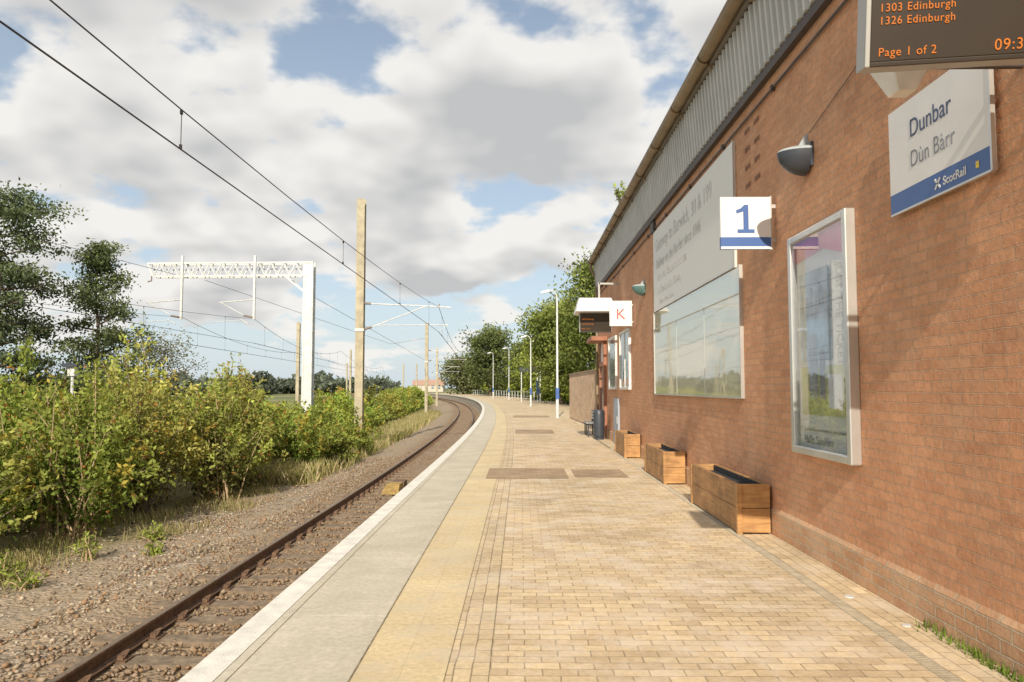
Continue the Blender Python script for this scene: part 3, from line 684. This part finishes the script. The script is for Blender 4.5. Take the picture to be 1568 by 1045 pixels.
def display(name,x0,x1,ybot,zbot,h,depth,tilt,lines,yaw=-2):
    E=empty(name); E.location=(x0,ybot,zbot); E.rotation_euler=(R(tilt),0,R(yaw))
    w=x1-x0; mb=MB()
    mb.box(0,w,.012,depth,0,h,M_case); mb.box(.022,w-.01,0,.012,.022,h-.02,M_screen)
    mb.box(0,.022,0,.012,0,h,M_case); mb.box(.022,w,0,.012,0,.022,M_screen); mb.box(.022,w,0.0,.012,h-.02,h,M_case)
    mb.build('casing',E,bevel=.004)
    for i,(s,x,z,sz,al) in enumerate(lines): text('line_%d'%i,s,(x,-.004,z),FACE,sz,M_led,E,al,.92,.0,sp=1.12)
    mb=MB(); mb.beam((w*.75,depth*.6,h),(w*.75,depth*.6,h+.35),.05,.05,M_case); mb.beam((w*.75,depth*.6,h*.5),(WX-x0,depth*.6,h*.5),.05,.05,M_case)
    mb.build('bracket',E); return E
display('departure_display',1.60,2.66,3.42,3.085,.66,.14,11,[("Page 1 of 2",.055,.045,.054,'LEFT'),("09:37",.55,.042,.070,'LEFT'),("1326 Edinburgh",.055,.185,.050,'LEFT'),("1303 Edinburgh",.055,.242,.050,'LEFT'),("0948 Edinburgh",.055,.30,.050,'LEFT'),("2",.66,.242,.050,'LEFT'),("1",.66,.30,.050,'LEFT')],-8)
display('departure_display',1.62,2.50,20.6,3.12,.55,.3,8,[("1303 Edinburgh",.06,.35,.05,'LEFT'),("1326 Edinburgh",.06,.22,.05,'LEFT'),("Page 1 of 2",.06,.09,.05,'LEFT')])
mb=MB(); mb.hexa([(1.5,20.1,3.66),(2.6,20.1,3.66),(2.6,21.3,3.66),(1.5,21.3,3.66),(1.62,20.6,4.08),(2.5,20.6,4.08),(2.5,21.2,4.08),(1.62,21.2,4.08)],M_signw)
mb.beam((2.2,20.95,4.08),(2.2,20.95,4.55),.05,.05,M_case); mb.beam((2.2,20.95,4.52),(WX,20.95,4.52),.05,.05,M_case); mb.build('display_canopy')
mb=MB(); mb.hexa([(2.06,4.02,3.22),(2.16,4.02,3.22),(2.16,4.14,3.22),(2.06,4.14,3.22),(1.98,3.95,3.40),(2.24,3.95,3.40),(2.24,4.2,3.40),(1.98,4.2,3.40)],M_frame)
mb.box(2.24,WX,4.05,4.09,3.36,3.40,M_black); mb.build('platform_speaker',bevel=.008)

def planter(x0,x1,y0,y1,h):
    E=empty('wooden_planter'); mb=MB(); t=.045; hb=h/2
    for k in range(2):
        z0=.02+k*hb; z1=z0+hb-.005
        mb.box(x0,x0+t,y0+t,y1-t,z0,z1,M_wood); mb.box(x1-t,x1,y0+t,y1-t,z0,z1,M_wood)
        mb.box(x0,x1,y0+.004,y0+t,z0,z1,M_woodend); mb.box(x0,x1,y1-t,y1-.004,z0,z1,M_woodend)
    mb.box(x0-.012,x0+.045,y0-.012,y0+.05,.0,h+.012,M_woodend)
    mb.box(x0-.012,x0+.045,y1-.05,y1+.012,.0,h+.012,M_woodend)
    mb.build('boards',E,bevel=.005)
    mb=MB(); mb.box(x0+t,x1-t,y0+t,y1-t,.03,h-.07,M_soil); mb.box(x0+.045,x0+.052,y0+t,y1-t,h-.07,h+.002,M_soil); mb.box(x1-.055,x1-.047,y0+t,y1-t,h-.07,h+.002,M_soil); mb.build('soil_and_liner',E)
planter(2.38,2.735,8.35,10.6,.53); planter(2.38,2.735,12.6,14.5,.53); planter(2.38,2.735,17.3,19.0,.53)

mb=MB(); n=42
for i in range(n):
    t=i/n; x=2.95-.35*t; y=29.5+10.5*t
    mb.box(x-.012,x+.012,y,y+.235,.05,2.3,M_fence)
for i in range(5):
    t=i/4; mb.box(2.97-.35*t,3.09-.35*t,29.5+10.4*t,29.62+10.4*t,0,2.25,M_fence)
mb.beam((2.97,29.5,2.32),(2.62,40,2.32),.12,.04,M_fence); mb.build('timber_fence')
mb=MB()
for i in range(20): mb.box(2.97+i*.25,3.205+i*.25,29.40,29.44,.05,2.3,M_fence)
mb.box(2.97,7.97,29.44,29.49,1.9,2.0,M_fence); mb.build('timber_fence')
mb=MB(); mb.tube([(2.45,23.6,0),(2.45,23.6,.08),(2.45,23.6,.1),(2.45,23.6,.75),(2.45,23.6,.8)],[.14,.14,.17,.18,.17],M_lampdark,16); mb.tube([(2.45,23.6,.8),(2.45,23.6,.9),(2.45,23.6,.93)],[.19,.17,.1],M_lampdark,16); mb.build('litter_bin',None,True)
mb=MB()
for q in range(4): mb.box(2.15+q*.1,2.23+q*.1,24.6,26.1,.44,.47,M_alu)
for yy in (24.7,25.35,26.0): mb.box(2.17,2.52,yy-.02,yy+.02,.40,.44,M_lampdark); mb.box(2.2,2.24,yy-.02,yy+.02,0,.4,M_lampdark); mb.box(2.46,2.5,yy-.02,yy+.02,0,.85,M_lampdark)
for q in range(3): mb.box(2.445,2.46,24.6,26.1,.55+q*.1,.62+q*.1,M_alu)
mb.build('platform_bench')
bush('gutter_plant',WX-.3,18.0,6.08,.45,.25,14,10,.1,G1,G2,0,M_bark,6)

def plamp(x,y,h,sd=-1):
    E=empty('platform_lamp'); mb=MB()
    mb.tube([(x,y,0),(x,y,.05),(x,y,.06),(x,y,1.2),(x,y,1.25),(x,y,h-.5)],[.12,.12,.085,.085,.06,.05],M_lampw,10)
    mb.tube([(x,y,h-.5)]+[(x+sd*.35*(1-math.cos(a)),y,h-.5+.5*math.sin(a)) for a in [i*math.pi/12 for i in range(1,7)]]+[(x+sd*.5,y,h-.04)],.035,M_lampw,8)
    mb.hexa([(x+sd*.35-.05,y-.1,h-.10),(x+sd*.9,y-.1,h-.2),(x+sd*.9,y+.1,h-.2),(x+sd*.35-.05,y+.1,h-.10),(x+sd*.4-.05,y-.06,h+.03),(x+sd*.85,y-.06,h-.08),(x+sd*.85,y+.06,h-.08),(x+sd*.4-.05,y+.06,h+.03)],M_lampw)
    mb.box(x-.09,x+.09,y-.1,y+.1,1.0,1.6,M_blue)
    mb.build('post_and_head',E,True)
plamp(1.98,40.5,6.9,-1)
for (x,y,h) in ((2.3,88,7.2),(-1.6,104,7.2),(-4.3,118,7.2),(.9,66,6.2)): plamp(x,y,h)
mb=MB()
for xx in (.1,1.9): mb.tube([(xx,84,0),(xx,84,3.6)],.06,M_lampw,8)
mb.box(-.1,2.1,83.9,84.15,3.4,3.9,M_lampdark); mb.box(1.75,2.05,83.8,83.88,.9,2.4,M_blue); mb.build('platform_information_sign')
mb=MB()
for k in range(24):
    y=90+k*4; x=edge(y)+6.8; mb.tube([(x,y,0),(x,y,1.15)],.05,M_lampw,6)
for k in range(23):
    y=90+k*4
    for z in (.5,1.1): mb.beam((edge(y)+6.8,y,z),(edge(y+4)+6.8,y+4,z),.05,.05,M_lampw)
mb.build('platform_railing')
mb=MB(); mb.tube([(-15.0,25,-1.4),(-15.0,25,2.3)],.05,M_galv,8); mb.box(-15.25,-14.75,24.8,25.2,2.3,2.42,M_lampdark); mb.box(-15.12,-14.88,24.9,25.1,2.0,2.3,M_galv); mb.build('lineside_lamp')

def house(x,y,w,d,h,rh):
    E=empty('distant_house'); mb=MB(); mb.box(x,x+w,y,y+d,-.5,h,M_render); mb.build('walls',E)
    mb=MB(); mb.face([(x-.3,y-.3,h),(x+w+.3,y-.3,h),(x+w+.3,y+d/2,h+rh),(x-.3,y+d/2,h+rh)],M_redroof); mb.face([(x-.3,y+d+.3,h),(x-.3,y+d/2,h+rh),(x+w+.3,y+d/2,h+rh),(x+w+.3,y+d+.3,h)],M_redroof)
    mb.face([(x,y,h),(x,y+d,h),(x,y+d/2,h+rh)],M_render); mb.face([(x+w,y,h),(x+w,y+d/2,h+rh),(x+w,y+d,h)],M_render); mb.box(x+w*.7,x+w*.7+.8,y+d/2-.4,y+d/2+.4,h+rh*.6,h+rh+1,M_redroof); mb.build('roof',E)
    mb=MB()
    for k in range(3): mb.box(x+w*(.15+.3*k),x+w*(.15+.3*k)+1.1,y-.05,y,1.2,2.6,M_win)
    mb.build('windows',E)
house(-42,320,9,8,2.8,2.4); house(-54,375,10,9,3.0,2.6)

# ------------------------------------------------------------ overhead line equipment
def mast(name,x,y,ztop,w=.30,arm=0,zc=3.95,zm=5.0,m=None):
    m=m or M_mast
    E=empty(name); mb=MB(); f=.018
    mb.box(x-w/2,x+w/2,y-w/2,y-w/2+f,-1.5,ztop,m); mb.box(x-w/2,x+w/2,y+w/2-f,y+w/2,-1.5,ztop,m); mb.box(x-f/2,x+f/2,y-w/2+f,y+w/2-f,-1.5,ztop,m)
    mb.build('post',E)
    if arm:
        mb=MB(); c=x+arm
        mb.tube([(x+w/2,y,zm+.15),(c-.1,y,zm),(c+.55,y,zm-.05)],.03,M_galv,8)
        mb.tube([(x+w/2,y,zc+.1),(x+w/2+.35,y,zc+.2)],.055,M_porc,8)
        mb.tube([(x+w/2+.35,y,zc+.2),(c-.6,y,zm+.02)],.025,M_galv,8)
        mb.tube([(x+w/2+.5,y,zc+.28),(c+.4,y,zc+.30)],.018,M_galv,6)
        mb.tube([(c+.4,y,zc+.30),(c,y,zc+.02)],.012,M_galv,6)
        mb.tube([(x+w/2,y,zm+.15),(x+w/2+.3,y,zm+.14)],.055,M_porc,8)
        mb.tube([(c,y,zm-.02),(c,y,zm+.12)],.03,M_porc,6)
        mb.box(x-w/2-.02,x+w/2+.02,y-w/2-.02,y+w/2+.02,zc,zc+.12,M_galv)
        mb.build('cantilever',E)
mast('overhead_line_mast',-7.3,34,10.26,.36,3.6,4.17,5.3)
mast('overhead_line_mast',-9.4,75,8.1,.3,3.6,4.17,5.2)
mast('overhead_line_mast',edge(120)-5,120,8.0,.3,3.2)
mast('overhead_line_mast',edge(165)-5.5,165,8.0,.3,3.2)
mast('overhead_line_mast',-22.3,75,8.2,.32); mast('overhead_line_mast',-29.5,130,8.3,.32); mast('overhead_line_mast',-32,205,8.3,.34); mast('overhead_line_mast',-27,195,8.0,.34)
mast('overhead_line_mast',-44,190,8.0,.34)

def catenary(name,nodes,sag,zc=3.99,zm=5.0,r=.009,drop=True):
    E=empty(name); mb=MB()
    for (x0,y0),(x1,y1) in zip(nodes,nodes[1:]):
        n=14; pc=[];pm=[]
        for i in range(n+1):
            t=i/n; x=x0+(x1-x0)*t; y=y0+(y1-y0)*t
            pc.append((x,y,zc)); pm.append((x,y,zm-sag*4*t*(1-t)))
        rr=r*(1 if y0<30 else 1.5)
        mb.tube(pc,rr,M_wire,6,False); mb.tube(pm,rr*.85,M_wire,6,False)
        if drop:
            for i in range(1,n,2):
                mb.tube([pc[i],pm[i]],.005,M_wire,4,False); mb.tube([(pc[i][0],pc[i][1],zc),(pc[i][0],pc[i][1],zc+.05)],.018,M_wire,5); mb.tube([(pm[i][0],pm[i][1],pm[i][2]-.05),pm[i]],.018,M_wire,5)
    mb.build('wires',E)
catenary('overhead_wire',[(-3.55,-18.3),(-3.72,34),(-5.8,75),(edge(120)-1.5,120),(edge(165)-1.5,165),(edge(215)-1.5,215)],.70,4.15,5.28)
catenary('overhead_wire',[(-14.3,-15),(-14.3,40),(-18.0,75),(-24,130),(-36,205)],.9,4.0,5.3)
catenary('overhead_wire',[(-18.2,-15),(-18.2,40),(-21,75),(-27,130),(-40,205)],.9,4.0,5.4)
E=empty('feeder_wire'); mb=MB(); mb.tube([(-18.6,-5,7.8),(-18.6,18,7.0),(-18.6,40,7.7)],.011,M_wire,6,False)
mb.tube([(-17,40,7.4),(-13,75,6.0),(-9.4,75.01,6.6)],.012,M_wire,5,False); mb.tube([(-11.3,40,6.6),(-9.6,75,4.4)],.012,M_wire,5,False); mb.build('wire',E)

def gantry():
    E=empty('overhead_line_gantry'); mb=MB(); xr,xl,y,zt,hb=-11.35,-20.0,40.0,8.32,.70; m=M_galv
    for dx in (-.22,.22):
        for dy in (-.22,.22): mb.beam((xr+dx,y+dy,-1.5),(xr+dx,y+dy,zt),.09,.09,m)
    k=0; z=-1.0
    while z<zt-.4:
        for dy in (-.22,.22):
            a,b=(-.22,.22) if k%2 else (.22,-.22); mb.beam((xr+a,y+dy,z),(xr+b,y+dy,z+.55),.06,.05,m)
        z+=.55;k+=1
    mb.box(xr-.17,xr+.17,y-.262,y-.25,-1.5,zt,m)
    for dy in (-.25,.25):
        mb.beam((xr+.25,y+dy,zt),(xl,y+dy,zt-.05),.08,.08,m); mb.beam((xr,y+dy,zt-hb),(xl+.3,y+dy,zt-hb-.05),.08,.08,m)
        n=13
        for i in range(n):
            a=xr+(xl-xr)*i/n; b=xr+(xl-xr)*(i+.5)/n; c=xr+(xl-xr)*(i+1)/n
            mb.beam((a,y+dy,zt),(b,y+dy,zt-hb),.045,.045,m); mb.beam((b,y+dy,zt-hb),(c,y+dy,zt-.03),.045,.045,m)
        mb.beam((xl,y+dy,zt-.05),(xl+.3,y+dy,zt-hb-.05),.07,.07,m)
        mb.beam((xr-1.3,y+dy,zt-hb),(xr-.2,y+dy,zt-hb-.9),.07,.07,m)
    for i in range(14):
        a=xr+(xl-xr)*i/13; mb.beam((a,y-.25,zt),(a,y+.25,zt),.05,.05,m)
    mb.build('post_and_truss',E)
    mb=MB()
    for xd in (-18.1,-14.2):
        mb.beam((xd,y-.32,zt+.35),(xd,y-.32,5.25),.11,.11,m)
        mb.tube([(xd,y-.32,6.3),(xd-1.9,y-.32,6.15)],.03,m,6); mb.tube([(xd,y-.32,5.35),(xd-.55,y-.32,5.45)],.06,M_porc,8); mb.tube([(xd-.5,y-.32,5.45),(xd-1.8,y-.32,6.15)],.025,m,6)
        mb.tube([(xd-.7,y-.32,5.2),(xd-2.2,y-.32,5.1)],.02,m,6); mb.tube([(xd-.3,y-.32,5.0),(xd-.7,y-.32,5.25)],.03,m,6)
    mb.tube([(xl+.1,y,zt-hb),(xl+.1,y,zt-hb-.25),(xl-.1,y,zt-hb-.3)],.04,M_porc,6)
    mb.build('drop_tubes',E)
gantry()

# ------------------------------------------------------------ world, sun, camera
SUN_EL=30; TRAV=5.0
w=bpy.data.worlds.new('World'); scene.world=w; w.use_nodes=True; nt=w.node_tree
bg=nt.nodes['Background']; sky=N(nt,'ShaderNodeTexSky'); sky.sky_type='NISHITA'; sky.sun_disc=False
sky.sun_elevation=R(SUN_EL); sky.sun_rotation=R(180+TRAV); sky.air_density=1.0; sky.dust_density=1.0; sky.ozone_density=1.0
tc=N(nt,'ShaderNodeTexCoord').outputs['Generated']; s=N(nt,'ShaderNodeSeparateXYZ'); nt.links.new(tc,s.inputs[0])
def cloudvec(dz):
    zz=mathn(nt,'ADD',mathn(nt,'MAXIMUM',mathn(nt,'ADD',s.outputs[2],dz),0.0),.30)
    c=N(nt,'ShaderNodeCombineXYZ'); nt.links.new(mathn(nt,'DIVIDE',s.outputs[0],zz),c.inputs[0]); nt.links.new(mathn(nt,'DIVIDE',s.outputs[1],zz),c.inputs[1])
    c.inputs[2].default_value=11.3; return c.outputs[0]
def dens(dz,det):
    v=cloudvec(dz); n=noise(nt,v,2.7,det,.52)
    return n.outputs[0]
d0=dens(0,6); d1=dens(.035,3)
cov=ramp(nt,s.outputs[2],[(.0,.37),(.08,.48),(.15,.575),(.32,.60),(.45,.565)])
thr=mathn(nt,'SUBTRACT',1.0,cov.outputs[0])
a=mathn(nt,'SUBTRACT',d0,thr); alpha=N(nt,'ShaderNodeMapRange'); alpha.interpolation_type='SMOOTHSTEP'; nt.links.new(a,alpha.inputs[0]); alpha.inputs[1].default_value=-.03; alpha.inputs[2].default_value=.05
shade=N(nt,'ShaderNodeMapRange'); nt.links.new(mathn(nt,'SUBTRACT',d1,thr),shade.inputs[0]); shade.inputs[1].default_value=.02; shade.inputs[2].default_value=.20
ccol=mixc(nt,(7.8,7.6,7.25),(4.7,4.7,4.7),shade.outputs[0])
hz=ramp(nt,s.outputs[2],[(0,.88),(.12,.58),(.5,.25)])
skyc=mixc(nt,sky.outputs[0],(5.7,6.5,7.1),hz.outputs[0])
fin=mixc(nt,skyc,ccol,mathn(nt,'MULTIPLY',alpha.outputs[0],.96))
nt.links.new(fin,bg.inputs['Color']); bg.inputs['Strength'].default_value=.118
ld=bpy.data.lights.new('sun','SUN'); ld.energy=4.9; ld.angle=R(.5); ld.color=(1,.90,.74)
lo=bpy.data.objects.new('sun',ld); scene.collection.objects.link(lo)
dv=Vector((math.sin(R(TRAV))*math.cos(R(SUN_EL)),math.cos(R(TRAV))*math.cos(R(SUN_EL)),-math.sin(R(SUN_EL))))
lo.rotation_euler=dv.to_track_quat('-Z','Y').to_euler(); lo.location=(0,-20,30)

cam=bpy.data.cameras.new('camera'); co=bpy.data.objects.new('camera',cam); scene.collection.objects.link(co)
cam.sensor_width=36; cam.lens=26.4; cam.clip_start=.05; cam.clip_end=8000
co.location=(0,0,1.6); co.rotation_euler=(R(90+3.58),0,R(.65)); scene.camera=co
scene.view_settings.view_transform='Standard'; scene.view_settings.look='None'; scene.view_settings.exposure=0
